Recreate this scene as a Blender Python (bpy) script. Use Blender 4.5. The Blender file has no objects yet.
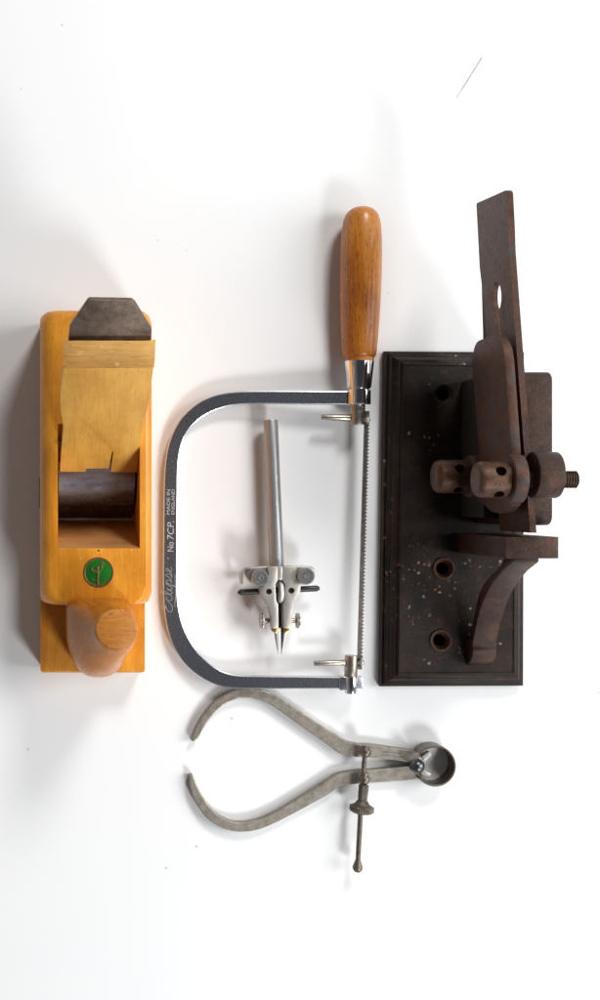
import bpy, bmesh, math, random
from mathutils import Vector, Matrix
random.seed(7)
S = bpy.context.scene
C = S.collection
D = 800.0                      # camera height, mm
X0 = -160.0                    # camera stands over this x, mm
MM = 0.001

# ---------------------------------------------------------------- measuring helpers (mm)
def W(px, py, z=0.0):
    """point at height z seen at photo position px,py"""
    k = (D - z) / D
    return Vector((X0 + (px - 60) / 1.5 * k, (500 - py) / 1.5 * k, z))
def inZ(Y, z):                 # real Y from photo y at height z
    return (500 - Y) / 1.5 * (D - z) / D

# ---------------------------------------------------------------- mesh helpers
def new(): return bmesh.new()
def face(bm, vs):
    try: return bm.faces.new(vs)
    except ValueError: return None
def extrude_poly(bm, pts, vec, pts2=None):
    """closed solid from a ring of 3D points swept by vec (or to ring pts2)"""
    a = [bm.verts.new(p) for p in pts]
    b = [bm.verts.new(p) for p in (pts2 if pts2 else [Vector(p) + Vector(vec) for p in pts])]
    n = len(a)
    caps = [face(bm, a[::-1]), face(bm, b)]
    for i in range(n): face(bm, (a[i], a[(i+1) % n], b[(i+1) % n], b[i]))
    bmesh.ops.recalc_face_normals(bm, faces=bm.faces)
    return a, b
def prism(bm, outline, z0, z1, zr=None):
    """vertical sided solid, outline given in photo px at height zr (default z1)"""
    zr = z1 if zr is None else zr
    P = [W(x, y, zr) for x, y in outline]
    return extrude_poly(bm, [(p.x, p.y, z0) for p in P], (0, 0, z1 - z0))
def box(bm, x0, x1, y0, y1, z0, z1):
    return extrude_poly(bm, [(x0,y0,z0),(x1,y0,z0),(x1,y1,z0),(x0,y1,z0)], (0,0,z1-z0))
def rings(bm, rs, cap=True):
    V = [[bm.verts.new(p) for p in r] for r in rs]
    n = len(V[0])
    for a, b in zip(V, V[1:]):
        for i in range(n): face(bm, (a[i], a[(i+1) % n], b[(i+1) % n], b[i]))
    if cap: face(bm, V[0][::-1]); face(bm, V[-1])
    bmesh.ops.recalc_face_normals(bm, faces=bm.faces)
def frame_of(axis):
    w = Vector(axis).normalized()
    u = w.cross(Vector((0,0,1)))
    if u.length < 1e-3: u = Vector((1,0,0))
    u.normalize(); return u, w.cross(u), w
def lathe(bm, p0, p1, prof, n=48, knurl=0):
    """prof: list of (t 0..1 along p0->p1, radius)"""
    p0 = Vector(p0); p1 = Vector(p1); u, v, w = frame_of(p1 - p0)
    rs = []
    for t, r in prof:
        c = p0.lerp(p1, t)
        rs.append([c + (u*math.cos(2*math.pi*i/n) + v*math.sin(2*math.pi*i/n)) * max(r, .02) * (1 - (knurl if i % 2 else 0)) for i in range(n)])
    rings(bm, rs)
def cyl(bm, p0, p1, r, r2=None, bev=0.0, n=40, knurl=0):
    L = (Vector(p1) - Vector(p0)).length; r2 = r if r2 is None else r2
    b = bev / L
    pr = [(0, r), (1, r2)] if not bev else [(0, r-bev), (b*.3, r-bev*.3), (b, r), (1-b, r2), (1-b*.3, r2-bev*.3), (1, r2-bev)]
    lathe(bm, p0, p1, pr, n, knurl)
def ball(bm, c, r, n=32):
    bmesh.ops.create_uvsphere(bm, u_segments=n, v_segments=n//2, radius=r, matrix=Matrix.Translation(c))
def tube(bm, pts, r, n=12):
    pts = [Vector(p) for p in pts]; rs = []
    up = Vector((0,0,1))
    for i, p in enumerate(pts):
        t = (pts[min(i+1, len(pts)-1)] - pts[max(i-1, 0)]).normalized()
        u = t.cross(up)
        if u.length < 1e-3: u = t.cross(Vector((0,1,0)))
        u.normalize(); v = u.cross(t)
        rr = r[i] if isinstance(r, (list, tuple)) else r
        rs.append([p + (u*math.cos(2*math.pi*k/n) + v*math.sin(2*math.pi*k/n))*rr for k in range(n)])
    rings(bm, rs)
def spline(pts, m=8):
    """Catmull-Rom through pts"""
    P = [Vector(p) for p in pts]; P = [2*P[0]-P[1]] + P + [2*P[-1]-P[-2]]
    out = []
    for i in range(1, len(P)-2):
        a, b, c, d = P[i-1:i+3]
        for k in range(m):
            t = k/m
            out.append(.5*((2*b) + (c-a)*t + (2*a-5*b+4*c-d)*t*t + (3*b-3*c+d-a)*t**3))
    out.append(P[-2]); return out
def bevel(bm, w, seg=2, ang=32, test=None):
    es = [e for e in bm.edges if len(e.link_faces) == 2 and e.calc_face_angle(0) > math.radians(ang) and (test is None or test(e))]
    if es: bmesh.ops.bevel(bm, geom=es, offset=w, segments=seg, profile=.5, affect='EDGES', clamp_overlap=True)
def boolean(bm, cutter):
    ms = []
    for b in (bm, cutter):
        m = bpy.data.meshes.new('t'); b.to_mesh(m); o = bpy.data.objects.new('t', m); C.objects.link(o); ms.append(o)
    md = ms[0].modifiers.new('b', 'BOOLEAN'); md.operation = 'DIFFERENCE'; md.object = ms[1]; md.solver = 'EXACT'; md.use_self = True
    dg = bpy.context.evaluated_depsgraph_get(); dg.update()
    res = bpy.data.meshes.new_from_object(ms[0].evaluated_get(dg))
    out = new(); out.from_mesh(res)
    for o in ms: bpy.data.objects.remove(o)
    return out

# ---------------------------------------------------------------- object helpers
ROOTLOC = {}
def obj(name, bm, mat, parent=None, ang=30):
    loc = ROOTLOC.get(parent.name, Vector((0,0,0))) if parent else Vector((0,0,0))
    bmesh.ops.translate(bm, verts=bm.verts, vec=-loc)
    bmesh.ops.scale(bm, verts=bm.verts, vec=(MM, MM, MM))
    m = bpy.data.meshes.new(name); bm.to_mesh(m); bm.free()
    for p in m.polygons: p.use_smooth = len(p.vertices) <= 4
    m.set_sharp_from_angle(angle=math.radians(ang))
    m.materials.append(mat)
    o = bpy.data.objects.new(name, m); C.objects.link(o)
    if parent: o.parent = parent
    ROOTLOC[o.name] = loc
    return o
def thing(name, label, cat, loc):
    o = bpy.data.objects.new(name, None); C.objects.link(o)
    o.location = Vector(loc) * MM; o.empty_display_size = .02
    o['label'] = label; o['category'] = cat
    ROOTLOC[o.name] = Vector(loc)
    return o

# ---------------------------------------------------------------- materials (object coordinates in mm)
def mat(name):
    m = bpy.data.materials.new(name); m.use_nodes = True
    nt = m.node_tree; b = nt.nodes['Principled BSDF']
    tc = nt.nodes.new('ShaderNodeTexCoord'); mp = nt.nodes.new('ShaderNodeVectorMath'); mp.operation = 'SCALE'; mp.inputs['Scale'].default_value = 1000
    nt.links.new(tc.outputs['Object'], mp.inputs[0])
    return m, nt, b, mp.outputs[0]
def scl(nt, v, s):
    n = nt.nodes.new('ShaderNodeVectorMath'); n.operation = 'MULTIPLY'; n.inputs[1].default_value = s
    nt.links.new(v, n.inputs[0]); return n.outputs[0]
def noise(nt, v, scale, detail=4, rough=.55, dist=0):
    n = nt.nodes.new('ShaderNodeTexNoise'); n.inputs['Scale'].default_value = scale; n.inputs['Detail'].default_value = detail
    n.inputs['Roughness'].default_value = rough; n.inputs['Distortion'].default_value = dist
    nt.links.new(v, n.inputs['Vector']); return n.outputs['Fac']
def ramp(nt, f, stops):
    r = nt.nodes.new('ShaderNodeValToRGB'); e = r.color_ramp.elements
    while len(e) < len(stops): e.new(.5)
    for k, (p, c) in enumerate(stops):
        e[k].position = p; e[k].color = (c, c, c, 1) if not isinstance(c, tuple) else (*c, 1)
    nt.links.new(f, r.inputs['Fac']); return r.outputs['Color']
def mix(nt, f, a, b, mode='MIX'):
    n = nt.nodes.new('ShaderNodeMix'); n.data_type = 'RGBA'; n.blend_type = mode
    for s, v in ((n.inputs[0], f), (n.inputs[6], a), (n.inputs[7], b)):
        if isinstance(v, (int, float)): s.default_value = v
        elif isinstance(v, tuple): s.default_value = (*v, 1)
        else: nt.links.new(v, s)
    return n.outputs[2]
def bump(nt, b, h, dist, strength=1.0):
    n = nt.nodes.new('ShaderNodeBump'); n.inputs['Distance'].default_value = dist * MM; n.inputs['Strength'].default_value = strength
    nt.links.new(h, n.inputs['Height']); nt.links.new(n.outputs[0], b.inputs['Normal'])
def link(nt, a, s): nt.links.new(a, s)

def wood(name, dark, mid, light, rough=.38, coat=.3, flecks=.5, axis=1, wear=None, flcol=None, scale=1.0, slope=False):
    m, nt, b, v = mat(name)
    s = [1.0*scale]*3; s[axis] = .045*scale
    if slope: s[2] = .045*scale
    g = noise(nt, scl(nt, v, tuple(s)), 1.1, 5, .6, .4)
    s2 = [.09*scale]*3; s2[axis] = .012*scale
    if slope: s2[2] = .012*scale
    g2 = noise(nt, scl(nt, v, tuple(s2)), 1.0, 3, .5, 1.2)
    c = ramp(nt, g, [(.3, dark), (.52, mid), (.75, light)])
    c = mix(nt, .45, c, ramp(nt, g2, [(.35, dark), (.5, mid), (.68, light)]))
    s3 = [1.6*scale]*3; s3[axis] = .22*scale
    if slope: s3[2] = .22*scale
    f = ramp(nt, noise(nt, scl(nt, v, tuple(s3)), 1.0, 1, .4), [(.62, 0.), (.70, 1.)])
    n = nt.nodes.new('ShaderNodeMath'); n.operation = 'MULTIPLY'; n.inputs[1].default_value = flecks; link(nt, f, n.inputs[0])
    c = mix(nt, n.outputs[0], c, flcol or tuple(x*.45 for x in dark))
    blot = ramp(nt, noise(nt, v, .035, 4, .6), [(.3, (.80, .74, .68)), (.65, (1., 1., 1.))])
    c = mix(nt, 1.0, c, blot, 'MULTIPLY')
    if wear:
        w = ramp(nt, noise(nt, v, .16, 6, .75), [(.60, 0.), (.66, 1.)])
        n = nt.nodes.new('ShaderNodeMath'); n.operation = 'MULTIPLY'; n.inputs[1].default_value = .55; link(nt, w, n.inputs[0])
        c = mix(nt, n.outputs[0], c, wear)
    dn = ramp(nt, noise(nt, v, .55, 2, .5), [(.73, 0.), (.77, 1.)])
    c = mix(nt, dn, c, tuple(min(1, x*1.25+.06) for x in light))
    link(nt, c, b.inputs['Base Color'])
    r = nt.nodes.new('ShaderNodeMapRange'); r.inputs[3].default_value = rough-.1; r.inputs[4].default_value = rough+.16; link(nt, g2, r.inputs[0]); link(nt, r.outputs[0], b.inputs['Roughness'])
    b.inputs['Coat Weight'].default_value = coat; b.inputs['Coat Roughness'].default_value = .22
    bump(nt, b, g, .12, .5)
    return m
def metal(name, base, rough, dark=None, amt=.5, nscale=.15, brushed=None, specks=None, bumpd=.06, metallic=1.0, speckthr=.66, rust=None, rustthr=.6, spec=.5, rr=1.0):
    m, nt, b, v = mat(name)
    vv = scl(nt, v, brushed) if brushed else v
    n1 = noise(nt, vv, nscale, 7, .68)
    c = mix(nt, ramp(nt, n1, [(.38, 0.), (.38+.34, amt)]), base, dark or tuple(x*.5 for x in base))
    b.inputs['Metallic'].default_value = metallic
    if rust:
        f = ramp(nt, noise(nt, v, nscale*.6, 8, .7, .3), [(rustthr-.06, 0.), (rustthr+.06, 1.)])
        c = mix(nt, f, c, rust)
        inv = nt.nodes.new('ShaderNodeMath'); inv.operation = 'MULTIPLY_ADD'; inv.inputs[1].default_value = -metallic*.85; inv.inputs[2].default_value = metallic
        link(nt, f, inv.inputs[0]); link(nt, inv.outputs[0], b.inputs['Metallic'])
    if specks:
        f = ramp(nt, noise(nt, v, 1.1, 3, .6), [(speckthr, 0.), (speckthr+.03, 1.)])
        c = mix(nt, f, c, specks)
    link(nt, c, b.inputs['Base Color'])
    n2 = noise(nt, v, nscale*3, 5, .6)
    r = nt.nodes.new('ShaderNodeMapRange'); r.inputs[3].default_value = max(.03, rough-.12*rr); r.inputs[4].default_value = rough+.16*rr; link(nt, n2, r.inputs[0]); link(nt, r.outputs[0], b.inputs['Roughness'])
    bump(nt, b, noise(nt, v, .9, 5, .6), bumpd, .8)
    b.inputs['Specular IOR Level'].default_value = spec
    return m
def plain(name, col, rough=.5, metallic=0):
    m, nt, b, v = mat(name)
    c = mix(nt, noise(nt, v, .7, 4), tuple(x*.75 for x in col), tuple(min(1, x*1.15) for x in col))
    link(nt, c, b.inputs['Base Color']); b.inputs['Roughness'].default_value = rough; b.inputs['Metallic'].default_value = metallic
    return m

M = {}
HSPEC = .3
M['beech'] = wood('honey_beech', (.60,.205,.009), (.74,.285,.016), (.80,.365,.030), rough=.40, coat=.15, flecks=.4, flcol=(.44,.135,.008))
M['wedge'] = wood('pale_beech', (.64,.31,.048), (.76,.405,.072), (.80,.47,.10), rough=.46, coat=.1, flecks=.35, flcol=(.50,.22,.03), slope=True)
M['wedge_end'] = wood('worn_end_grain', (.50,.235,.045), (.64,.345,.08), (.72,.43,.13), rough=.6, coat=0., flecks=.35, axis=0, wear=(.82,.60,.36), scale=.6)
M['horn'] = wood('worn_horn_wood', (.38,.11,.009), (.52,.18,.017), (.62,.25,.032), rough=.24, coat=0., flecks=.45, axis=2, wear=(.54,.25,.10), flcol=(.22,.06,.008))
M['horn_end'] = wood('horn_end_grain', (.40,.140,.018), (.50,.19,.026), (.60,.25,.045), rough=.46, coat=.15, flecks=.7, axis=0, flcol=(.26,.075,.008))
M['ramp'] = wood('throat_wood', (.42,.20,.06), (.5,.25,.085), (.56,.3,.11), rough=.55, coat=0., flecks=.2, axis=0)
M['handle'] = wood('varnished_handle', (.30,.078,.005), (.55,.185,.012), (.70,.28,.028), rough=.36, coat=.3, flecks=.8, flcol=(.16,.036,.003), wear=(.60,.25,.04))
M['iron'] = metal('blued_iron', (.20,.145,.11), .45, (.06,.043,.033), .9, .14, specks=(.26,.15,.08), speckthr=.69, metallic=.55, bumpd=.2)
M['cap'] = metal('cap_iron_steel', (.30,.325,.40), .24, (.05,.05,.06), .95, .08, brushed=(.22,1,1), metallic=.65, bumpd=.04)
M['chrome'] = metal('scratched_chrome', (.68,.70,.74), .255, (.50,.52,.56), .5, .45, brushed=(1,.5,1), specks=(.85,.85,.88), speckthr=.765, bumpd=.02, rr=.3)
M['bright'] = metal('polished_chrome', (.82,.82,.83), .07, (.7,.7,.7), .3, .3, bumpd=.01)
M['nickel'] = metal('dull_nickel', (.50,.475,.43), .38, (.40,.37,.32), .5, .25, metallic=.6)
M['pin'] = metal('tarnished_nickel', (.46,.42,.37), .36, (.26,.22,.18), .8, .3, specks=(.8,.75,.65), speckthr=.71)
M['rod'] = metal('brushed_steel_rod', (.40,.40,.41), .36, (.30,.30,.30), .5, .6, brushed=(1,.2,1), metallic=.7)
M['blade'] = metal('saw_blade_steel', (.24,.21,.19), .42, (.10,.08,.07), .8, .4)
M['blacksteel'] = metal('black_steel', (.07,.068,.065), .38, (.03,.03,.03), .6, .4, metallic=.8)
M['ball'] = metal('blackened_ball', (.13,.13,.145), .30, (.05,.05,.06), .5, .5, metallic=.9)
M['brass'] = metal('brass', (.78,.52,.18), .28, (.5,.3,.08), .4, .4)
M['gold'] = metal('worn_gilt', (.62,.44,.20), .35, (.35,.2,.08), .5, .9)
M['rim'] = metal('copper_rim', (.50,.27,.14), .35, (.28,.13,.06), .5, .9)
M['caliper'] = metal('worn_caliper_steel', (.33,.30,.26), .40, (.18,.155,.125), .95, .2, specks=(.10,.07,.045), speckthr=.66, rust=(.17,.115,.075), rustthr=.63, bumpd=.15, metallic=.5)
M['plate'] = metal('cleaner_caliper_steel', (.42,.41,.38), .46, (.28,.25,.21), .9, .15, specks=(.22,.13,.07), speckthr=.70, rust=(.24,.15,.09), rustthr=.66, metallic=.4)
M['spring'] = metal('spring_steel', (.26,.23,.20), .36, (.12,.09,.075), .8, .15)
M['screwmetal'] = metal('oily_brown_steel', (.20,.17,.135), .40, (.07,.055,.042), .9, .3, metallic=.7)
M['horn'].node_tree.nodes['Principled BSDF'].inputs['Specular IOR Level'].default_value = HSPEC
M['green'] = plain('green_enamel', (.012,.15,.014), .12); M['green'].node_tree.nodes['Principled BSDF'].inputs['Coat Weight'].default_value = .6
M['white'] = plain('white_print', (.48,.48,.48), .5)
M['engrave'] = plain('engraved_dark', (.10,.10,.09), .6)
M['wheel'] = metal('pale_milled_wheel', (.80,.79,.76), .45, (.5,.48,.44), .5, .6, metallic=.15)
M['nut'] = metal('turned_nut_face', (.30,.30,.30), .30, (.50,.50,.50), .9, .5, metallic=.85)
M['hair'] = plain('pale_fibre', (.62,.60,.52), .6)
M['faint'] = plain('faded_white_print', (.36,.36,.36), .5)
M['vise'] = metal('brown_japanned_iron', (.055,.027,.018), .44, (.018,.010,.008), .95, .10, rust=(.09,.038,.019), rustthr=.60, metallic=.15, bumpd=.5, specks=(.13,.08,.06), speckthr=.69, spec=.25)
M['rusty'] = metal('rusted_steel', (.095,.042,.024), .42, (.034,.017,.012), .95, .12, rust=(.050,.044,.044), rustthr=.57, specks=(.19,.12,.085), speckthr=.70, metallic=.25, bumpd=.45, spec=.25)
M['barrel'] = metal('rusted_screw_head', (.095,.045,.025), .32, (.035,.016,.011), .95, .2, rust=(.16,.055,.017), rustthr=.60, specks=(.32,.21,.16), speckthr=.69, metallic=.3, bumpd=.45, spec=.3)
M['thread'] = metal('thread_steel', (.13,.09,.06), .45, (.06,.035,.02), .8, .4, metallic=.5)
M['deep'] = plain('shade_black', (.006,.005,.004), .8)  # near-black colour that puts shade into the web, slot and pin hole

# cast base plate: black japanning with grit, rust spots and clusters of pale paint specks
def baseplate_mat():
    m, nt, b, v = mat('speckled_black_iron')
    c = mix(nt, ramp(nt, noise(nt, v, .06, 6, .65), [(.35, 0.), (.7, 1.)]), (.0100,.0078,.0072), (.030,.017,.012))
    c = mix(nt, ramp(nt, noise(nt, v, .11, 6, .7, .4), [(.57, 0.), (.68, .8)]), c, (.06,.027,.014))
    grit = ramp(nt, noise(nt, v, 1.5, 3, .7), [(.66, 0.), (.72, .55)])
    c = mix(nt, grit, c, (.11,.10,.097))
    vo = nt.nodes.new('ShaderNodeTexVoronoi'); vo.inputs['Scale'].default_value = .30; nv = nt.nodes.new('ShaderNodeTexNoise'); nv.inputs['Scale'].default_value = .9; nv.inputs['Detail'].default_value = 3; link(nt, v, nv.inputs['Vector'])
    av = nt.nodes.new('ShaderNodeVectorMath'); av.operation = 'MULTIPLY_ADD'; av.inputs[1].default_value = (3.2,3.2,3.2); link(nt, nv.outputs['Color'], av.inputs[0]); link(nt, v, av.inputs[2])
    link(nt, av.outputs[0], vo.inputs['Vector'])
    spot = ramp(nt, vo.outputs['Distance'], [(.16, 1.), (.34, 0.)])
    sep = nt.nodes.new('ShaderNodeSeparateColor'); link(nt, vo.outputs['Color'], sep.inputs[0])
    big = ramp(nt, sep.outputs[0], [(.68, 0.), (.80, 1.)])
    dn_ = nt.nodes.new('ShaderNodeVectorMath'); dn_.operation = 'DISTANCE'; dn_.inputs[1].default_value = (-28, -44, 16); link(nt, v, dn_.inputs[0])
    mr_ = nt.nodes.new('ShaderNodeMapRange'); mr_.inputs[1].default_value = 14; mr_.inputs[2].default_value = 34; mr_.inputs[3].default_value = 1; mr_.inputs[4].default_value = 0; link(nt, dn_.outputs['Value'], mr_.inputs[0])
    area = mix(nt, 1.0, ramp(nt, noise(nt, v, .045, 3, .5), [(.56, 0.), (.62, 1.)]), mr_.outputs[0], 'LIGHTEN')
    f = mix(nt, 1.0, spot, big, 'MULTIPLY'); f = mix(nt, 1.0, f, area, 'MULTIPLY')
    c = mix(nt, f, c, mix(nt, sep.outputs[1], (.36,.32,.28), (.20,.09,.05)))
    link(nt, c, b.inputs['Base Color'])
    r = nt.nodes.new('ShaderNodeMapRange'); r.inputs[3].default_value = .28; r.inputs[4].default_value = .6; link(nt, noise(nt, v, .15, 5, .6), r.inputs[0]); link(nt, r.outputs[0], b.inputs['Roughness']); b.inputs['Specular IOR Level'].default_value = .18
    bump(nt, b, noise(nt, v, .8, 5, .65), .35, .8)
    return m
M['base'] = baseplate_mat()
def table_mat():
    m, nt, b, v = mat('white_table_paint')
    c = mix(nt, noise(nt, v, .006, 4, .6), (.80,.80,.805), (.84,.838,.835))
    vo = nt.nodes.new('ShaderNodeTexVoronoi'); vo.inputs['Scale'].default_value = .045; link(nt, v, vo.inputs['Vector'])
    sep = nt.nodes.new('ShaderNodeSeparateColor'); link(nt, vo.outputs['Color'], sep.inputs[0])
    spot = ramp(nt, vo.outputs['Distance'], [(.026, 1.), (.042, 0.)])
    f = mix(nt, 1.0, spot, ramp(nt, sep.outputs[0], [(.50, 0.), (.85, .55)]), 'MULTIPLY')
    c = mix(nt, f, c, (.24,.22,.21))
    sc = ramp(nt, noise(nt, scl(nt, v, (.02,.9,1)), .8, 3, .5), [(.74, 0.), (.78, .12)])
    c = mix(nt, sc, c, (.6,.6,.6))
    link(nt, c, b.inputs['Base Color']); b.inputs['Roughness'].default_value = .55; b.inputs['Specular IOR Level'].default_value = .3
    bump(nt, b, noise(nt, v, .25, 5, .6), .05, .5)
    return m
M['table'] = table_mat()

# ---------------------------------------------------------------- setting
bm = new(); box(bm, -1500, 1500, -1500, 1500, -30, 0)
t = obj('tabletop', bm, M['table']); t['kind'] = 'structure'; t['label'] = 'white tabletop under all the tools'

bm = new()
tube(bm, spline([W(482.5, 57.5, .4), W(474, 71, .5), W(466, 84, .5), W(456.5, 98, .3)], 6), [.32]*3+[.28]*12+[.16]*4, 8)
h = obj('fibre', bm, M['hair']); h['label'] = 'thin pale fibre lying alone on the white table near the top'; h['category'] = 'fibre'

# ================================================================ WOODEN PLANE
H = 62.0
KS = 1.11                                     # slope of the iron bed (48 degrees)
th = math.atan(KS)
NRM = Vector((0, -math.sin(th), math.cos(th)))
def SL(px, py, off):
    a = (500 - py) / 1.5
    z = (KS*(a + 14) + off) / (1 + KS*a/D)
    return W(px, py, z)
plane = thing('wooden_plane', 'honey coloured wooden hand plane with a front horn and green badge', 'hand plane', (W(95,490,0).x, W(95,490,0).y, 0))
def cham(px, py): return W(px, py, H)
outl = [(44,338),(46,326),(54,317),(66,314),(146,314),(151,318),(152.5,326),(152.5,588),(150,596),(143,603),(134,605.5),(66,605.5),(56,603),(48.5,594),(44,582)]
P = [W(x, y, H) for x, y in outl]
cx = sum(p.x for p in P)/len(P); cy = sum(p.y for p in P)/len(P)
def off(p, k): 
    d = Vector((p.x-cx, p.y-cy)); return Vector((p.x + math.copysign(min(k, abs(d.x)*.1*k), d.x), p.y + math.copysign(min(k, abs(d.y)*.1*k), d.y), 0))
bm = new()
xl, xr, yt, yb = P[0].x-3.0, P[6].x+.2, P[4].y+3.2, P[10].y
def sect(z, ins, cut, lx=0):
    """rectangular section with cut corners"""
    a, b_, c_, d_ = xl+ins+lx, xr-ins, yb+ins*0+0, yt-ins
    pts = []
    for (x, y, sx, sy) in ((a, c_, 1, 1), (b_, c_, -1, 1), (b_, d_, -1, -1), (a, d_, 1, -1)):
        k = [Vector((x, y+sy*cut, z)), Vector((x+sx*cut*.22, y+sy*cut*.42, z)), Vector((x+sx*cut*.6, y+sy*cut*.1, z)), Vector((x+sx*cut*1.15, y, z))]
        if (sx, sy) in ((-1, 1), (1, -1)): k = k[::-1]
        pts += k
    return pts
rings(bm, [sect(0, .8, 2.2), sect(.8, 0, 2.2), sect(40, 0, 3.5, .3), sect(54.5, 0, 8, .5), sect(58, .7, 9, 1.6), sect(60.6, 2.2, 10.5, 2.6), sect(H, 4.2, 12.5, 3.4)])
# mouth cut, with the sloping bed for the iron behind and the throat in front
mx0, mx1 = W(58,500,H).x, W(140,500,H).x
yf = inZ(548.5, H)
cut = new()
prof = [(yf-.6, H+2), (yf, H), (inZ(520,0)-.5, -1), (inZ(520,0)+3.5, -1), ((H+2)/KS-14+5.0, H+2)]
extrude_poly(cut, [(mx0, y, z) for y, z in prof], (mx1-mx0, 0, 0))
bm2 = boolean(bm, cut); bm.free()
body = obj('body', bm2, M['beech'], plane, 25)
# throat lining: bare wood ramp in front of the iron
bm = new()
t0 = Vector((0, yf+.05, H-.35)); t1 = Vector((0, inZ(520,0)-.45, .3))
extrude_poly(bm, [(mx0+.2, t0.y, t0.z), (mx1-.2, t0.y, t0.z), (mx1-.2, t1.y, t1.z), (mx0+.2, t1.y, t1.z)], (0, .25, 0))
obj('throat', bm, M['ramp'], plane)
# toe
bm = new()
A = W(40.5, 673, 24); B = W(145, 673, 24)
box(bm, xl+.3, B.x, A.y, yb+3, 0, 24)
bevel(bm, 2.2, 3, 40, lambda e: all(abs(v.co.y-A.y) < .01 for v in e.verts) or all(v.co.z > 23 and v.co.y < yb+2.9 for v in e.verts))
obj('toe', bm, M['beech'], plane)
# horn
bm = new()
# z, centre x, centre y, half width, reach towards the body, reach towards the toe, squareness behind, squareness in front
secs = [(22,98.5,617,31.5,18,57,.35,.80),(34,98.5,617,32.5,18,60,.35,.80),(46,98.8,617,33,18,60.5,.35,.82),(56,99,617,33,18.5,60,.35,.84),(63,99.3,617,32.2,19,58,.40,.86),(68,100.5,618,31,20,55,.5,.9),(74,104,621,29,21,49,.75,.95),(80,108,624,27,21.5,41,.9,1),(86,112,627,25,22,34,1,1),(91,114.5,628.5,23.4,22.2,28,1,1),(95.5,115.7,629,22.2,21.9,23.5,1,1),(98.6,116,629,21.2,21.0,21.4,1,1),(99.4,116.2,629,20.2,20,20.2,1,1)]
rs = []
for z, x, y, rx, ru, rd, eu, ed_ in secs:
    c = W(x, y, z); k = (D-z)/D/1.5; r = []
    for i in range(64):
        a = 2*math.pi*i/64; ca, sa = math.cos(a), math.sin(a)
        e = eu if sa > 0 else ed_
        r.append((c.x + rx*k*math.copysign(abs(ca)**e, ca), c.y + (ru if sa > 0 else rd)*k*math.copysign(abs(sa)**e, sa), z))
    rs.append(r)
rings(bm, rs)
horn = obj('horn', bm, M['horn'], plane, 40)
bm = new(); z = 99.45; c = W(116.2, 629, z)
cyl(bm, (c.x, c.y, z-1), (c.x, c.y, z+.35), 20.0*(D-z)/D/1.5, bev=.5, n=56)
obj('end_face', bm, M['horn_end'], horn)
# iron
bm = new()
io = [(67.6,347),(70,327),(87.5,301.5),(90,300),(132,300.8),(135,303),(151.8,330),(151,346)]
top = [SL(x, y, 3.4) for x, y in io]
lx0, lx1 = top[0].x, top[-1].x
top += [Vector((lx1-3.8, 78, 3.4)), Vector((lx1-3.8, -12.2, 3.4)), Vector((mx0+.4, -12.2, 3.4)), Vector((mx0+.4, 34, 3.4)), Vector((lx0+3.2, 36, 3.4)), Vector((lx0+3.2, 78, 3.4))]
for p in top[-6:]: p.z = KS*(p.y+14)+3.4
extrude_poly(bm, [p - NRM*3.0 for p in top], None, top)
bevel(bm, .5, 2, 50)
iron = obj('iron', bm, M['iron'], plane)
# cap iron with its hump, under the wedge
bm = new()
def at_slope(y, off): return Vector((0, y, KS*(y+14))) + NRM*off
pf = [at_slope(y, o) for y, o in ((-.1,3.2),(-.1,4.6),(1.1,6.4),(4.7,8.4),(9.3,9.2),(12.9,8.0),(15.4,6.0),(19.4,4.6),(27.3,4.4))]
pb = [at_slope(27, 2.8), at_slope(0, 2.5)]
cx0, cx1 = mx0+.6, mx1-1.6
extrude_poly(bm, [(cx0, p.y, p.z) for p in pf+pb], (cx1-cx0, 0, 0))
obj('cap_iron', bm, M['cap'], plane, 40)
# wedge: its upper face is one plane, a little steeper than the iron
def SW(px, py):
    a = (500 - py)/1.5; K = 1.213
    return W(px, py, (K*(a + 14) + 5.3)/(1 + K*a/D))
bm = new()
def wo(py):  return 8.5 + (472-py)/127*8.0        # thickness grows towards the top
left = [(60,472),(61,455),(62.3,440),(63.5,428),(62.3,418),(60.6,410),(60.2,400),(61.5,385),(64,367.5)]
right = [(153.4,367.5),(151.6,384),(150.5,396),(147.5,410),(143.2,424),(141.0,440),(138.6,458),(137.2,472.5)]
notch = [(110.6,472.2),(113.4,452),(112.2,452),(109.0,468.6),(86.3,468.9),(85.5,472)]
ring_top = [SW(x, y) for x, y in left+right+notch]
ring_bot = [(p - NRM*6.5) if p.y < 60 else (p - NRM*9 if p.y < 76 else p - Vector((0,0,12))) for p in ring_top]
extrude_poly(bm, ring_bot, None, ring_top)
bevel(bm, .55, 2, 45)
wedge = obj('wedge', bm, M['wedge'], plane)
# worn rounded top end of the wedge
bm = new()
e0, e1 = SW(63.4, 368), SW(154.2, 368)
f0 = SW(62.5, 345.5)
pr = []
for k in range(9):
    a = k/8
    p = e0.lerp(f0, a) + NRM*(.9*math.sin(math.pi*min(1, a)) - 4.2*a**3)
    pr.append(p)
pr += [pr[-1] - Vector((0,0,13)), pr[0] - Vector((0,0,13))]
wx = e1.x - e0.x
n = 14; rs = []
for j in range(n+1):
    u = j/n; sh = (.9*(1 if 0 else max(0, abs(u-.5)*2-.85)/.15))
    rs.append([Vector((e0.x+wx*u + 0, p.y, p.z)) - NRM*(sh if i < 9 else 0) + NRM*(random.uniform(-.12,.12) if i < 9 else 0) for i, p in enumerate(pr)])
rings(bm, rs)
obj('wedge_tip', bm, M['wedge_end'], wedge, 50)
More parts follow.
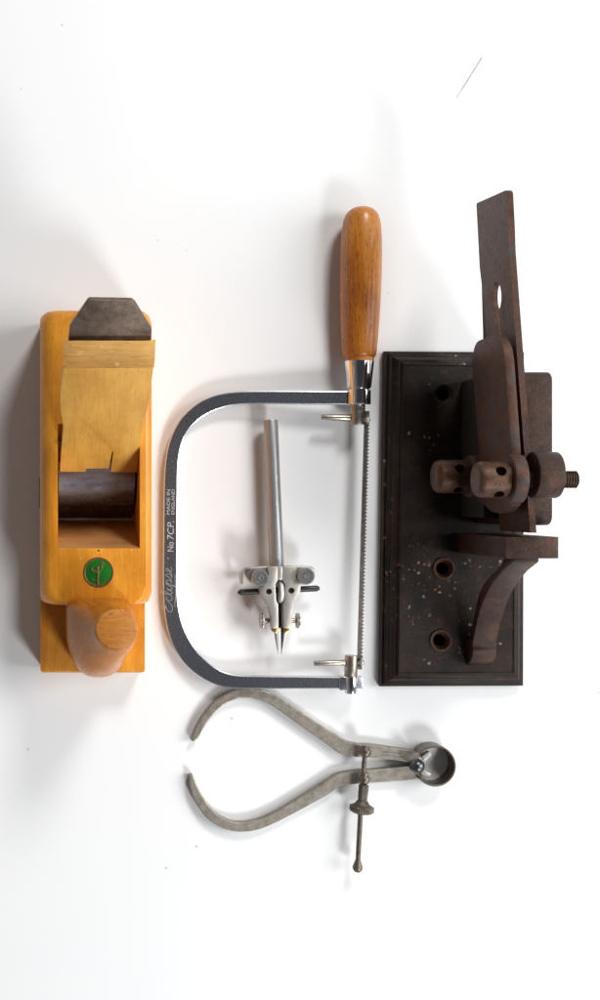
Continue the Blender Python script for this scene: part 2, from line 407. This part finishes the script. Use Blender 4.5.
# badge
c = W(98.5, 572.5, H)
bm = new(); lathe(bm, (c.x, c.y, H-1), (c.x, c.y, H+1), [(0,9.4),(.5,9.4),(.62,9.25),(.66,8.8),(.60,8.3),(.56,8.0),(.5,0)], 56)
badge = obj('badge', bm, M['rim'], plane)
bm = new(); cyl(bm, (c.x, c.y, H-.5), (c.x, c.y, H+.16), 8.1, bev=.1, n=56); obj('enamel', bm, M['green'], badge)
bm = new()
def bp(x, y): return Vector((c.x + (x-300)/13.64/1.613, c.y - (y-310)/13.64/1.613, H+.22))
def strip(bm, pts, r):
    tube(bm, spline([bp(*p) for p in pts], 4), r, 6)
strip(bm, [(292,480),(290,400),(296,330),(290,270),(282,232)], .62)          # trunk-like stem
strip(bm, [(296,330),(262,292),(215,280),(212,245),(240,225)], .5)
strip(bm, [(262,290),(232,310),(222,290)], .4)
strip(bm, [(296,325),(330,285),(345,240),(340,190),(330,160)], .45)
strip(bm, [(345,240),(365,200),(360,170)], .3)
strip(bm, [(300,245),(300,225),(312,210)], .5)
strip(bm, [(215,395),(232,418),(262,412)], .3); strip(bm, [(345,412),(372,400),(392,420)], .3); strip(bm, [(372,400),(392,385)], .25)
strip(bm, [(210,462),(235,474),(262,470)], .35)
obj('badge_figure', bm, M['gold'], badge)
# pin hole drawn as a near-black disc and the dowel nick on the left side
bm = new(); p = W(98.8, 550.6, H); cyl(bm, (p.x, p.y, H-.5), (p.x, p.y, H+.05), .6); obj('pin_hole', bm, M['deep'], plane)
bm = new(); box(bm, xl-.12, xl+1.2, inZ(508,50), inZ(478,50), 42, 53); bevel(bm, .4, 2, 40); obj('side_dowel', bm, M['iron'], plane)

# ================================================================ COPING SAW
saw = thing('coping_saw', 'coping saw with varnished wooden handle and curved chrome frame', 'saw', (W(270,540,0).x, W(270,540,0).y, 0))
def fz(px): return 1.0 + 10.0*max(0, min(1, (px-165)/190))       # underside height of the bow
outer = spline([(365,390.8),(345,390.8),(300,390.6),(262,390.6),(238,391.4),(218,394.6),(200,402),(184,414.5),(173.5,431),(167.2,450),(164.6,470),(163.9,490),(163.4,540),(163.2,590),(164.6,612),(168.2,632),(175.5,650),(187,666),(203,678.5),(220,686),(238,689),(262,689.8),(300,690),(342,690)], 5)
# the outline helper works on 2D points
def sp2(pts, m=5): return [(p.x, p.y) for p in spline([(x, y, 0) for x, y in pts], m)]
outer = sp2([(347,391),(300,390.8),(262,390.8),(238,391.4),(218,394.6),(200,402),(184,414.5),(173.5,431),(167.2,450),(164.6,470),(163.9,490),(163.4,540),(163.2,590),(164.6,612),(168.2,632),(175.5,650),(187,666),(203,678.5),(220,686),(238,688.6),(262,689),(300,689),(342,689)])
inner = sp2([(347,404.6),(300,404.4),(262,404),(240,404.6),(222,408),(206,415),(192.5,425.5),(184,438.5),(179.6,455),(178.2,472),(178.0,490),(177.6,540),(177.8,590),(179.2,608),(183,624),(189.5,639),(199,653),(212,665),(225,672.2),(240,675.4),(262,676),(300,676.4),(342,677)])
bm = new(); rs = []
TH = 5.2
for (ox, oy), (ix, iy) in zip(outer, inner):
    zb = fz(ox); zt = zb + TH
    a = W(ox, oy, zt); b_ = W(ix, iy, zt); d = (b_-a)
    e = .7
    u = d.normalized()
    up = Vector((0,0,1))
    def q(s, z): 
        p = a + u*s; return Vector((p.x, p.y, z))
    L = d.length
    rs.append([q(0, zb+e), q(0, zt-e), q(e*.3, zt-e*.3), q(e, zt), q(L-e, zt), q(L-e*.3, zt-e*.3), q(L, zt-e), q(L, zb+e), q(L-e, zb), q(e, zb)])
rings(bm, rs)
obj('frame', bm, M['chrome'], saw, 14)
frame_ob = bpy.data.objects['frame']
# handle (turned, round)
zc = 14.0
def HW(px, py, z=zc): return W(px, py, z)
hk = (D-zc)/D/1.5
prof_h = [(206.5,.5),(207,4.5),(208,8),(209.6,11.2),(212,13.9),(215,16),(220,17.8),(228,19.1),(240,20.0),(255,20.4),(275,20.5),(300,20.0),(320,19.2),(338,18.2),(350,17.4),(355,16.6),(357,15.6),(357.6,14.8),(360.5,14.6),(361.5,14.9)]
a0, a1 = HW(362, 206.5), HW(358.8, 361.5)
bm = new(); lathe(bm, a0, a1, [((y-206.5)/155, r*hk) for y, r in prof_h], 64)
obj('handle', bm, M['handle'], saw, 40)
f0_, f1_ = HW(358.9, 360.8), HW(358.6, 405)
prof_f = [(360.8,13.0),(361.4,14.6),(362.5,14.7),(387,12.2),(388.6,11.6),(389.2,10.4),(390,10.2),(390.6,11.8),(404,11.9),(405,11.2)]
bm = new(); lathe(bm, f0_, f1_, [((y-360.8)/44.2, r*hk) for y, r in prof_f], 56)
obj('ferrule', bm, M['bright'], saw, 25)
bm = new(); 
p = W(366, 398, 16); q_ = W(352, 398, 16)
box(bm, q_.x, W(370.3,398,16).x, W(0,404.5,16).y, W(0,391.4,16).y, 10.5, 16.6); bevel(bm, .8, 3, 40)
obj('frame_eye', bm, M['chrome'], frame_ob)
# pins
def pin(c0, c1, r, lev0, lev1, lr0, lr1, hx, hy, zc=13.0):
    bm = new(); cyl(bm, W(*c0, zc), W(*c1, zc), r*hk, bev=.5, n=36)
    pn = obj('blade_pin', bm, M['pin'], saw)
    bm = new(); cyl(bm, W(*lev0, zc), W(*lev1, zc), lr0*hk, lr1*hk, bev=.4, n=20); obj('lever', bm, M['pin'], pn)
    bm = new(); cyl(bm, W(hx-7, hy, zc-1), W(hx+2.2, hy, zc+1), 1.0); ball(bm, W(hx+1, hy, zc+2.2), 1.9, 16)
    cyl(bm, W(hx+1, hy-4.2, zc+1), W(hx+1, hy+4.2, zc+1), 1.1, n=12)
    obj('pin_hook', bm, M['nickel'], pn)
pin((357.6,405),(357,424.6), 7.6, (350,418),(321.5,417), 3.6, 2.6, 366.5, 420)
pin((350.6,677),(351.2,655.4), 6.4, (345,662.6),(314,663.2), 2.9, 2.6, 360.6, 662.6)
bm = new()
box(bm, W(339.5,0,16).x, W(362.8,0,16).x, W(0,690.4,16).y, W(0,676.4,16).y, 9.8, 16.4); bevel(bm, .7, 3, 40)
obj('frame_eye', bm, M['chrome'], frame_ob)
bm = new(); cyl(bm, W(350.6,676,13.6), W(350.6,693.5,13.6), 7.2*hk, 6.4*hk, bev=.9, n=36); obj('lower_nut', bm, M['bright'], saw)
# blade with teeth on the right edge
bm = new(); z = 13.2
N = 74; A_ = Vector((367.3, 411)); B_ = Vector((359.6, 669.5))
pl, pr_ = [], []
for i in range(N+1):
    t = i/N; c2 = A_.lerp(B_, t)
    pl.append((c2.x-2.5, c2.y)); 
    if .045 < t < .955:
        pr_.append((c2.x+.9, c2.y-1.1)); pr_.append((c2.x+3.1, c2.y+.4))
    else: pr_.append((c2.x+2.3, c2.y))
for side in [pl + pr_[::-1]]:
    P_ = [W(x, y, z) for x, y in side]
    extrude_poly(bm, [(p.x, p.y, z-1.3) for p in P_], (0,0,1.3))
obj('saw_blade', bm, M['blade'], saw)
# lettering on the bow (reads from bottom to top)
def text_mesh(body, size, shear=0):
    cu = bpy.data.curves.new('t', 'FONT'); cu.body = body; cu.size = size; cu.shear = shear; cu.extrude = .06; cu.offset = -.02
    cu.align_x = 'LEFT'
    o = bpy.data.objects.new('t', cu); C.objects.link(o)
    dg = bpy.context.evaluated_depsgraph_get(); dg.update()
    me = bpy.data.meshes.new_from_object(o.evaluated_get(dg)); bpy.data.objects.remove(o)
    b = new(); b.from_mesh(me); return b
def put_text(name, s, mt, parent, x0, y0, x1, y1, z, cap=7.0, shear=0, ang=None, out=None):
    """text running from photo point (x0,y0) to (x1,y1), capital height cap (mm)"""
    b = text_mesh(s, 10, shear)
    xs = [v.co.x for v in b.verts]; ys = [v.co.y for v in b.verts]
    p0, p1 = W(x0, y0, z), W(x1, y1, z); L = (p1-p0).length
    sx = L/(max(xs)-min(xs)); sy = cap/(max(ys)-min(ys)); mx, my = min(xs), min(ys)
    d = (p1-p0).normalized(); nrm = Vector((-d.y, d.x, 0))
    for v in b.verts:
        v.co = p0 + d*((v.co.x-mx)*sx) + nrm*((v.co.y-my)*sy) + Vector((0,0, v.co.z))
    return obj(name, b, mt, parent)
ztop = fz(165) + TH + .03
put_text('lettering', 'MADE IN', M['white'], frame_ob, 169.9, 514.5, 170.1, 489.5, ztop, 2.1)
put_text('lettering', 'ENGLAND', M['white'], frame_ob, 174.6, 514.5, 174.8, 489.5, ztop, 2.1)
put_text('lettering', 'No', M['white'], frame_ob, 173.6, 551.5, 173.7, 542, ztop, 4.0)
put_text('lettering', '7CP.', M['white'], frame_ob, 173.8, 539.5, 174.0, 521, ztop, 4.3, .15)
# cursive word, written as pen strokes
def cursive(strokes, x0, y0, k, z, r, mt, parent):
    b = new()
    for st in strokes:
        pts = spline([(x, y, 0) for x, y in st], 5)
        tube(b, [W(x0 - p.y*k, y0 - p.x*k, z) for p in pts], r, 6)
    for v in b.verts: v.co.z = z + (v.co.z - z)*.4
    return obj('lettering', b, mt, parent)
E = [[(9,9),(6,11),(3,9.5),(3.5,7),(6.5,6.4),(3,5.4),(0,3),(1,.4),(4.5,-.2),(8.5,2),(11,4.5)],
     [(15.5,5),(13.5,6),(11.4,3.6),(12,.6),(14.5,0),(17,1.6),(20.5,7.5),(21,11),(19.3,10.6),(17.8,4),(18.6,.2),(20.5,.6),(23.3,5.6),(22,1.5),(23,0),(25,1.2),(28.6,6.0),(24.8,-5.2),(27,1.5),(30,5.9),(32,4.6),(31,1.4),(28.4,.2),(33.5,2),(37,6.4),(38,3.2),(36.4,.2),(34.6,.8),(39,1.2),(42.4,3.4),(43.6,5.4),(41.6,5.8),(40.6,2.6),(42,.1),(45,1.4)],
     [(24.2,8.6),(24.5,9.0)], [(5,-2.6),(20,-3.4),(38,-2.6)]]
cursive(E, 172.2, 612, 1.02*.98, ztop+.02, .16, M['faint'], frame_ob)
bm = new(); ball(bm, W(168, 558.5, ztop), .45, 10); obj('lettering', bm, M['white'], frame_ob)

# ================================================================ CLAMP HEAD TOOL ON A ROD
sc = thing('scribing_tool', 'small nickel scribing head with twin needle points on a plain grey rod', 'scriber', (W(279,545,0).x, W(279,545,0).y, 0))
def G(x, y, z): return W(220 + x/5, 530 + y/5, z)     # from the enlarged detail
def GP(bm, pts, z0, z1): prism(bm, [(220+x/5, 530+y/5) for x, y in pts], z0, z1)
bm = new()
cyl(bm, W(270.6, 420, 11), W(276.9, 570, 12), 4.75, 4.75, bev=.5, n=48)
obj('rod', bm, M['rod'], sc)
# swept wings and hooked left arm
bm = new()
GP(bm, [(150,186),(235,180),(380,178),(460,183),(474,196),(476,232),(462,262),(425,280),(300,285),(190,280),(150,262),(128,225),(122,200)], 12, 16.5)
bevel(bm, .9, 3, 40)
GP(bm, [(124,192),(150,186),(152,196),(130,200),(118,212),(115,240),(116,270),(107,272),(105,240),(108,212)], 9, 17.5)
wings = obj('wing_plate', bm, M['nickel'], sc)
# front plate halves
bm = new()
Lp = [(236,186),(290,181),(290,250),(278,272),(280,352),(292,372),(294,492),(258,492),(255,435),(244,385),(222,352),(204,325),(199,290),(222,276),(240,262),(244,215)]
Rp = [(312,181),(382,184),(388,210),(392,255),(404,278),(402,318),(388,345),(368,372),(360,410),(358,492),(318,492),(316,372),(324,352),(326,272),(312,250)]
GP(bm, Lp, 14, 21); GP(bm, Rp, 14, 21); GP(bm, [(288,181),(314,181),(314,250),(288,250)], 14, 20.9)
bevel(bm, .7, 2, 45)
for hx, hy in ((245,308),(357,303)):
    c_ = new(); cyl(c_, G(hx, hy, 16), G(hx, hy, 24), 1.9, n=24); bm = boolean(bm, c_)
obj('head_plate', bm, M['nickel'], sc)
for hx, hy in ((245,308),(357,303)):
    bm = new(); cyl(bm, G(hx, hy, 16), G(hx, hy, 19.6), 1.75, bev=.4, n=20); obj('rivet', bm, M['blacksteel'], sc)
for kx, ky, r in ((202,240,8.4),(432,232,8.6)):
    bm = new(); zz = 18.0; p = G(kx, ky, 26); k5 = .2/1.5*.967
    r = 43*k5
    lathe(bm, (p.x, p.y, 15), (p.x, p.y, 26), [(0,r*.8),(.2,r*.8),(.22,r),(.92,r),(1,r*.88),(1.0,r*.62),(.97,r*.60),(.97,r*.40),(1.0,r*.38),(1.0,r*.16),(.95,.1)], 60, .045)
    obj('thumb_nut', bm, M['nut'], sc, 20)
bm = new()
cyl(bm, G(104,311,11), G(484,292,11), 2.0, n=20); cyl(bm, G(104,311,11), G(88,313,11), 2.0, .7, n=20); cyl(bm, G(484,292,11), G(497,292,11), 2.0, 1.1, n=20)
obj('cross_bar', bm, M['blacksteel'], sc)
bm = new(); GP(bm, [(282,262),(322,262),(322,372),(317,490),(293,490),(288,372)], 9, 12.5); obj('slot_shade', bm, M['deep'], sc)  # added dark sheet, stands in for the shade inside the slot
bm = new(); p = G(302, 310, 15)
cyl(bm, (p.x-1.0, p.y, 15), (p.x+1.0, p.y, 15), 7.4, bev=.3, n=60)
obj('adjusting_wheel', bm, M['wheel'], sc)
for x, s in ((218, -1), (380, 1)):
    bm = new(); y = 456; zz = 13
    lathe(bm, G(x-s*2, y-3, zz), G(x+s*20, y-3, zz), [(0,3.0),(.12,3.0),(.14,5.0),(.45,5.2),(.5,3.6),(.62,3.6),(.64,4.9),(.9,4.8),(1,4.0)], 40, .08)
    cyl(bm, G(x-s*2, y-3, zz), G(x-s*-30 if 0 else x+(-s)*30, y-3, zz), 1.6, n=16)
    obj('thumb_screw', bm, M['nickel'], sc)
bm = new()
GP(bm, [(256,488),(294,488),(291,512),(284,520),(268,512),(256,500)], 10, 15.5); GP(bm, [(318,488),(356,488),(352,504),(335,516),(320,518)], 10, 15.5)
bevel(bm, .8, 2, 40)
obj('clamp_jaw', bm, M['brass'], sc)
bm = new(); tube(bm, [G(281,505,12), G(284,545,11.5), G(288,580,11), G(290.5,622,10.5)], [1.5,1.15,.7,.12], 14); obj('needle', bm, M['rod'], sc)
bm = new(); tube(bm, [G(303,370,14), G(312,420,14), G(314,500,12.5), G(311,560,12), G(306.5,622,10.5)], [1.0,1.3,1.35,.8,.12], 14); obj('needle', bm, M['blacksteel'], sc)

# ================================================================ SPRING CALIPER
cal = thing('spring_caliper', 'outside spring caliper with two bowed steel legs and a screw', 'caliper', (W(330,770,0).x, W(330,770,0).y, 0))
def c4(pts): return [(180+x/4, 680+y/4) for x, y in pts]
def c5(pts): return [(330+x/4.286, 720+y/4.286) for x, y in pts]
def leg(outer, inner, z0, z1, name='leg', matn='caliper', tipz=0):
    m_ = 5
    o_, i_ = sp2(outer, m_), sp2(inner, m_)
    bm = new(); rs = []
    for (ox, oy), (ix, iy) in zip(o_, i_):
        a = W(ox, oy, z1); b_ = W(ix, iy, z1); d = (b_-a); L = d.length; u = d.normalized(); e = min(.8, L*.25)
        def q(s, z): p = a+u*s; return Vector((p.x, p.y, z))
        rs.append([q(0,z0+e), q(0,z1-e), q(e*.3,z1-e*.3), q(e,z1), q(L-e,z1), q(L-e*.3,z1-e*.3), q(L,z1-e), q(L,z0+e), q(L-e,z0), q(e,z0)])
    rings(bm, rs)
    return obj(name, bm, M[matn], cal, 14)
# upper leg
uo = c4([(51,246),(47,239),(58,205),(78,163),(108,118),(148,78),(190,52),(235,39),(290,38),(340,43),(385,63),(440,98),(520,152),(600,204)]) + c5([(30,63),(60,84),(95,98)])
ui = c4([(54,246),(61,241),(76,228),(96,190),(124,150),(160,112),(200,87),(250,73),(300,76),(350,93),(400,124),(440,153),(520,210),(600,266)]) + c5([(15,126),(45,144),(85,155)])
leg(uo + c5([(130,104),(180,106),(260,117),(330,127),(392,139)]), ui + c5([(130,160),(160,162),(230,168),(300,176),(372,190)]), .2, 5.8)
lo = c4([(44,380),(37,386),(43,440),(64,490),(100,545),(145,580),(198,602),(250,608),(310,600),(380,573),(440,542),(520,500),(600,456)]) + c5([(30,292),(60,280),(95,276)])
li = c4([(47,380),(54,384),(72,428),(100,480),(136,525),(180,555),(230,570),(290,565),(350,545),(420,508),(480,470),(540,432),(600,395)]) + c5([(25,235),(55,226),(90,220)])
leg(li + c5([(130,216),(200,211),(270,205),(350,199),(395,200)]), lo + c5([(130,274),(190,270),(260,266),(330,260),(395,253)]), .2, 5.8)
# spring ring: an open hoop standing on its edge
bm = new(); rs = []
cc = W(435.6, 766.3, 14); Ro = 20.6/1.5*.978; Ri = Ro-1.25
a0_, a1_ = math.radians(-142), math.radians(142)
for i in range(73):
    a = a0_ + (a1_-a0_)*i/72; ca, sa = math.cos(a), math.sin(a)
    def q(r, z): return Vector((cc.x+ca*r, cc.y+sa*r, z))
    rs.append([q(Ri,.6), q(Ri,13.6), q(Ri+.4,14), q(Ro-.4,14), q(Ro,13.6), q(Ro,.6), q(Ro-.4,.2), q(Ri+.4,.2)])
rings(bm, rs)
obj('spring', bm, M['spring'], cal, 35)
bm = new()
for p, q2 in (((398,168),(432,142)), ((392,222),(430,240))):
    a = W(*c5([p])[0], 8); b_ = W(*c5([q2])[0], 8); u = (b_-a).normalized(); v = Vector((-u.y, u.x, 0))*2.0
    extrude_poly(bm, [Vector((x.x, x.y, 3)) for x in (a-v, b_-v*.8, b_+v*.8, a+v)], (0,0,5))
bevel(bm, .5, 2, 40)
obj('spring_tab', bm, M['plate'], cal)
bm = new(); ball(bm, W(416.8, 766, 14), 4.9, 40)
cyl(bm, W(416.8, 766, 2), W(416.8, 766, 13), 3.2, n=28)
obj('pivot_ball', bm, M['ball'], cal)
# adjusting screw
def c5p(x, y, z): return W(330+x/4.286, 720+y/4.286, z)
bm = new(); tube(bm, [c5p(152,118,12), c5p(136,300,12), c5p(118,628,11)], 1.55, 20)
for i in range(34):                               # thread crests
    p = c5p(134-.052*i*9.3, 345+9.3*0+i*8.2, 11.8) if 0 else c5p(136,300,12).lerp(c5p(118,628,11), i/34)
    cyl(bm, p+Vector((0,.25,0)), p-Vector((0,.25,0)), 1.75, n=16)
screw = obj('screw', bm, M['screwmetal'], cal)
bm = new(); ball(bm, c5p(151,137,12), 3.8, 32); cyl(bm, c5p(150,126,12), c5p(152,110,12), 2.9, 2.4, bev=.5, n=24); obj('stud', bm, M['screwmetal'], cal)
bm = new(); ball(bm, c5p(147,255,12), 3.6, 32); cyl(bm, c5p(148,240,12), c5p(149,222,12), 2.6, 2.0, bev=.5, n=24); obj('stud', bm, M['screwmetal'], cal)
bm = new()
lathe(bm, c5p(145,277,12), c5p(134,398,12), [(0,2.6),(.03,3.3),(.3,3.2),(.56,3.0),(.58,3.6),(.66,4.4),(.74,6.4),(.76,7.6),(.78,7.9),(.92,7.9),(.95,7.4),(1,6.0),(1,2.0)], 64, .04)
obj('adjusting_nut', bm, M['screwmetal'], cal)
bm = new(); ball(bm, c5p(118,632,11), 3.3, 28); cyl(bm, c5p(119,600,11), c5p(118.5,620,11), 1.7, 2.9, n=24); cyl(bm, c5p(118,640,11), c5p(118,652,11), 2.6, 1.8, bev=.5, n=24)
obj('ball_end', bm, M['screwmetal'], cal)
put_text('stamping', 'MOORE & WRIGHT', M['engrave'], cal, 382.3, 752.2, 401.5, 754.4, 5.83, .9)
put_text('stamping', 'SHEFFIELD ENGLAND', M['engrave'], cal, 381.3, 755.4, 404.0, 757.8, 5.83, .9)

# ================================================================ CAST IRON CLAMP ON A MOULDED BASE
vise = thing('bench_clamp', 'dark rusty iron clamp on a moulded base plate gripping a slotted blade', 'clamp', (W(450,520,0).x, W(450,520,0).y, 0))
def rect(ins, z):
    c = [W(382.2,352.2,0), W(520.8,353.2,0), W(520.0,684.6,0), W(377.8,685.2,0)]
    m0 = sum((p for p in c), Vector())/4
    out = []
    for p in c:
        out.append(Vector((p.x + (ins if p.x < m0.x else -ins), p.y + (ins if p.y < m0.y else -ins), z)))
    return out
bm = new()
rings(bm, [rect(.6,0), rect(0,.8), rect(0,5.2), rect(.5,6.2), rect(1.8,6.6), rect(2.0,8.4), rect(2.9,9.2), rect(4.0,9.5), rect(4.6,10.6), rect(5.6,12.4), rect(7.2,14.0), rect(8.4,14.4), rect(8.6,15.6), rect(9.4,16.2), rect(10.4,16.2), rect(10.8,15.7), rect(12,15.6)])
holes = [(443.5,568.5),(440.5,640.5),(444,394.5),(506.5,640)]
for hx, hy in holes[:3]:
    p = W(hx, hy, 15.6); c_ = new(); cyl(c_, (p.x, p.y, 4), (p.x, p.y, 18), 3.9, n=32); bm = boolean(bm, c_)
    c_ = new(); lathe(c_, (p.x, p.y, 11.6), (p.x, p.y, 18), [(0,3.0),(1,8.4)], 40); bm = boolean(bm, c_)
plate = obj('base_plate', bm, M['base'], vise, 28)
for hx, hy in holes[:2]:
    bm = new(); p = W(hx, hy, 15.6)
    lathe(bm, (p.x, p.y, 11.8), (p.x, p.y, 16.6), [(0,3.7),(.55,4.6),(1,6.1),(1,6.9),(.8,7.3),(.75,7.3)], 40)
    # open collar
    for f in [f for f in bm.faces if len(f.verts) > 4]: bm.faces.remove(f)
    obj('screw_hole_rim', bm, M['rusty'], plate, 50)

def vobj(name, bm, m, parent, ang=30):        # coordinates here are measured from under the camera
    bmesh.ops.translate(bm, verts=bm.verts, vec=(X0, 0, 0)); return obj(name, bm, m, parent, ang)
# fixed web and jaw
bm = new()
fx0, fx1 = 262.0, 292.5
def yz(pts, x0, x1, bmx): return extrude_poly(bmx, [(x0, y, z) for y, z in pts], (x1-x0, 0, 0))
def arc(cy_, cz_, r, a0, a1, n=8):
    return [(cy_+r*math.cos(math.radians(a0+(a1-a0)*i/n)), cz_+r*math.sin(math.radians(a0+(a1-a0)*i/n))) for i in range(n+1)]
jt = 88
ytop = inZ(371, jt); ybot = inZ(525.5, jt)
yz([(ybot,14),(ytop+2,14)] + [(ytop, 60)] + arc(ytop-6, jt-6, 6, 0, 90, 6) + arc(ybot+6, jt-6, 6, 90, 180, 6), 272, fx1, bm)
bevel(bm, 1.6, 3, 50)
# column that carries the nut
yz([(2,60),(24,60)] + arc(14, 112, 10, 0, 180, 12), 272, 281.5, bm)
vobj('fixed_jaw', bm, M['vise'], vise, 35)
bm = new(); yz([(ybot+4,14),(ytop+1,14),(ytop+1,46),(ytop-8,56),(ybot+4,56)], 262.5, 273, bm); bevel(bm, 1, 2, 50); vobj('web', bm, M['deep'], vise)  # web coloured near-black in place of the shade on its left side
bm = new(); zb = 117; yB = inZ(475, zb)
cyl(bm, (268.0, yB, zb), (282.8, yB, zb), 13.2, bev=1.0, n=56)
vobj('nut_collar', bm, M['vise'], vise)

# moving jaw: slanting plate with rounded head and two screw ears
def slant(x, y): return x + (92 - y)*(.085 if y < 92 else .048)      # leans to the right towards the bottom
def place_slanted(bmx):
    for v in bmx.verts: v.co.x = slant(v.co.x, v.co.y)
bm = new()
yh = inZ(335, 100)
prof = [(-3,109),(-6.5,100),(-8,90),(-7,76),(-3,64),(1.2,48)] + arc(14.5, 50, 14, 200, 340, 8) + [(28,62),(86,62)] + arc(yh-14, 76, 14, -90, 0, 6) + [(yh,96)] + arc(yh-17, 98, 17, 0, 90, 8) + [(30,115),(3,114)]
extrude_poly(bm, [(253.0, y, z) for y, z in prof], (5.4,0,0))
bevel(bm, .9, 2, 50)
for v_ in bm.verts: v_.co.x += (92 - v_.co.y)*.072
vobj('moving_jaw', bm, M['rusty'], vise, 35)
# clamped blade: slotted plane iron
bm = new()
yt1, yt0 = inZ(189.5,105), inZ(203.5,55)
hz, hy_ = 81.0, inZ(297, 81)
prof = [(-19,105),(-19,57),(inZ(340,55),55.5),(inZ(285,55),57.5),(inZ(268,55),55.5),(yt0-1,55),(yt0,56),(yt1,103),(yt1-2,105),(inZ(225,105),105.2),(inZ(250,105),104.6)]
bx = 262.8
extrude_poly(bm, [(bx, y, z) for y, z in prof], (3.7,0,0))
c_ = new(); extrude_poly(c_, [(bx-3, y, z) for y, z in [(hy_+9.0*math.cos(a), hz+7.9*math.sin(a)) for a in [2*math.pi*i/40 for i in range(40)]]], (10,0,0))
bm = boolean(bm, c_)
c_ = new(); box(c_, bx-3, bx+7, 30, hy_-4, hz-3, hz+3); bm = boolean(bm, c_)
place_slanted(bm)
# worn edge
vobj('slotted_blade', bm, M['rusty'], vise, 25)
# screws with cross-drilled heads
def clamp_screw(y, z, x0, x1, r, tip):
    bm = new()
    lathe(bm, (x0, y, z), (x1, y, z), [(0,r*.62),(.015,r*.80),(.06,r*.93),(.14,r*.99),(.2,r),(.93,r),(.98,r*.97),(1,r*.9)], 56)
    xm = x0 + (x1-x0)*.60
    for a in (62, 148):
        c_ = new(); d = Vector((0, math.cos(math.radians(a)), math.sin(math.radians(a))))
        m_ = Vector((xm, y, z)); cyl(c_, m_ - d*(r+3), m_ + d*(r+3), 3.1, n=28); bm = boolean(bm, c_)
    hd = vobj('screw_head', bm, M['barrel'], vise, 35)
    bm = new(); cyl(bm, (x1-1, y, z), (tip, y, z), 4.1, n=28)
    xx = x1+1
    while xx < tip-.5:
        lathe(bm, (xx, y, z), (xx+1.3, y, z), [(0,4.1),(.5,5.0),(1,4.1)], 28); xx += 1.5
    vobj('thread', bm, M['thread'], hd, 35)
clamp_screw(inZ(479.5,117), 117, 236, 255.6, 10.4, 293.6)
clamp_screw(inZ(476.5,53), 53, 232.5, 255, 10.4, 266)
bm = new(); cyl(bm, (254.2, inZ(479,117), 117), (262.2, inZ(479,117), 117), 14.2, bev=1.2, n=56); vobj('screw_ear', bm, M['rusty'], vise)
bm = new(); cyl(bm, (253.5, inZ(476.5,53), 53), (259.5, inZ(476.5,53), 53), 13.2, bev=1, n=48)
vobj('washer', bm, M['rusty'], vise)

# shelf web
bm = new(); zs = 102
sy0, sy1 = inZ(558.5, zs), inZ(537, zs)
xs0, xs1 = 259.5, 291.5
pts = [(xs0,14),(xs1,14)] + [(xs1-5+5*math.cos(a), zs-5+5*math.sin(a)) for a in [math.radians(k*15) for k in range(7)]] + [(xs0,zs)]
extrude_poly(bm, [(x, sy0, z) for x, z in pts], (0, sy1-sy0, 0)); bevel(bm, 3.2, 4, 50, lambda e: all(abs(v.co.x-xs1) < .1 and abs(v.co.y-sy0) < .1 for v in e.verts)); bevel(bm, .8, 2, 50)
vobj('shelf', bm, M['vise'], vise)
# curved brace rib
bm = new()
front = [(562,96),(571,79),(582,64),(595,51),(608,42),(626,33),(643,27),(647,26.5),(650,28),(657,26.5),(662,22),(665.5,15)]
F = []
for py, z in front: F.append((inZ(py, z), z))
F = [(sy0+1, 96)] + F
inner_c = [(sy0+1, 84)]
for y_, z_ in F[2:8]:
    dy, dz = (sy0+1) - y_, 15 - z_; L_ = math.hypot(dy, dz); k_ = min(10.5, L_*.75)/L_
    inner_c.append((y_+dy*k_, max(z_+dz*k_*.55, 15)))
inner_c.append((F[-1][0]+14, 15))
prof = F + inner_c[::-1]
extrude_poly(bm, [(265.6, y, z) for y, z in prof], (15.4,0,0)); bevel(bm, .8, 2, 50)
vobj('brace', bm, M['vise'], vise, 40)

# ---------------------------------------------------------------- camera, light, world
cam = bpy.data.cameras.new('camera'); co = bpy.data.objects.new('camera', cam); C.objects.link(co)
co.location = (X0*MM, 0, D*MM)
cam.sensor_width = 36; cam.lens = 36*D/(1000/1.5); cam.shift_x = .24; cam.clip_start = .01; cam.clip_end = 50
S.camera = co
def area(name, az, el, dist, size, energy, col):
    l = bpy.data.lights.new(name, 'AREA'); l.shape = 'DISK'; l.size = size; l.energy = energy; l.color = col
    o = bpy.data.objects.new(name, l); C.objects.link(o)
    d = Vector((az[0], az[1], 0)).normalized()*math.cos(el) + Vector((0,0,math.sin(el)))
    tgt = Vector((0, 0, 0)); o.location = tgt + d*dist
    o.rotation_euler = (-d).to_track_quat('-Z', 'Y').to_euler()
area('softbox_above', (.34, .94), math.radians(39), 1.9, .46, 19.6, (1, .995, .985))
area('softbox_below', (.50, -.87), math.radians(39), 1.9, .46, 19.6, (.965, .985, 1))
area('side_fill', (1, .05), math.radians(38), 1.9, 1.25, 31, (.985, .995, 1))  # added fill without a known source, lifts the shadows of the two softboxes
w = bpy.data.worlds.new('World'); S.world = w; w.use_nodes = True
nt = w.node_tree; bg = nt.nodes['Background']
tc = nt.nodes.new('ShaderNodeTexCoord'); sx = nt.nodes.new('ShaderNodeSeparateXYZ'); nt.links.new(tc.outputs['Generated'], sx.inputs[0])
cr = nt.nodes.new('ShaderNodeValToRGB'); nt.links.new(sx.outputs['Z'], cr.inputs['Fac'])
e = cr.color_ramp.elements; e[0].position = .45; e[0].color = (.25,.245,.24,1); e[1].position = .93; e[1].color = (.035,.037,.044,1)
nt.links.new(cr.outputs[0], bg.inputs['Color']); bg.inputs['Strength'].default_value = 1.0
S.view_settings.view_transform = 'Standard'; S.view_settings.look = 'None'; S.view_settings.exposure = 0; S.view_settings.gamma = 1
S.render.resolution_x = 614; S.render.resolution_y = 1024
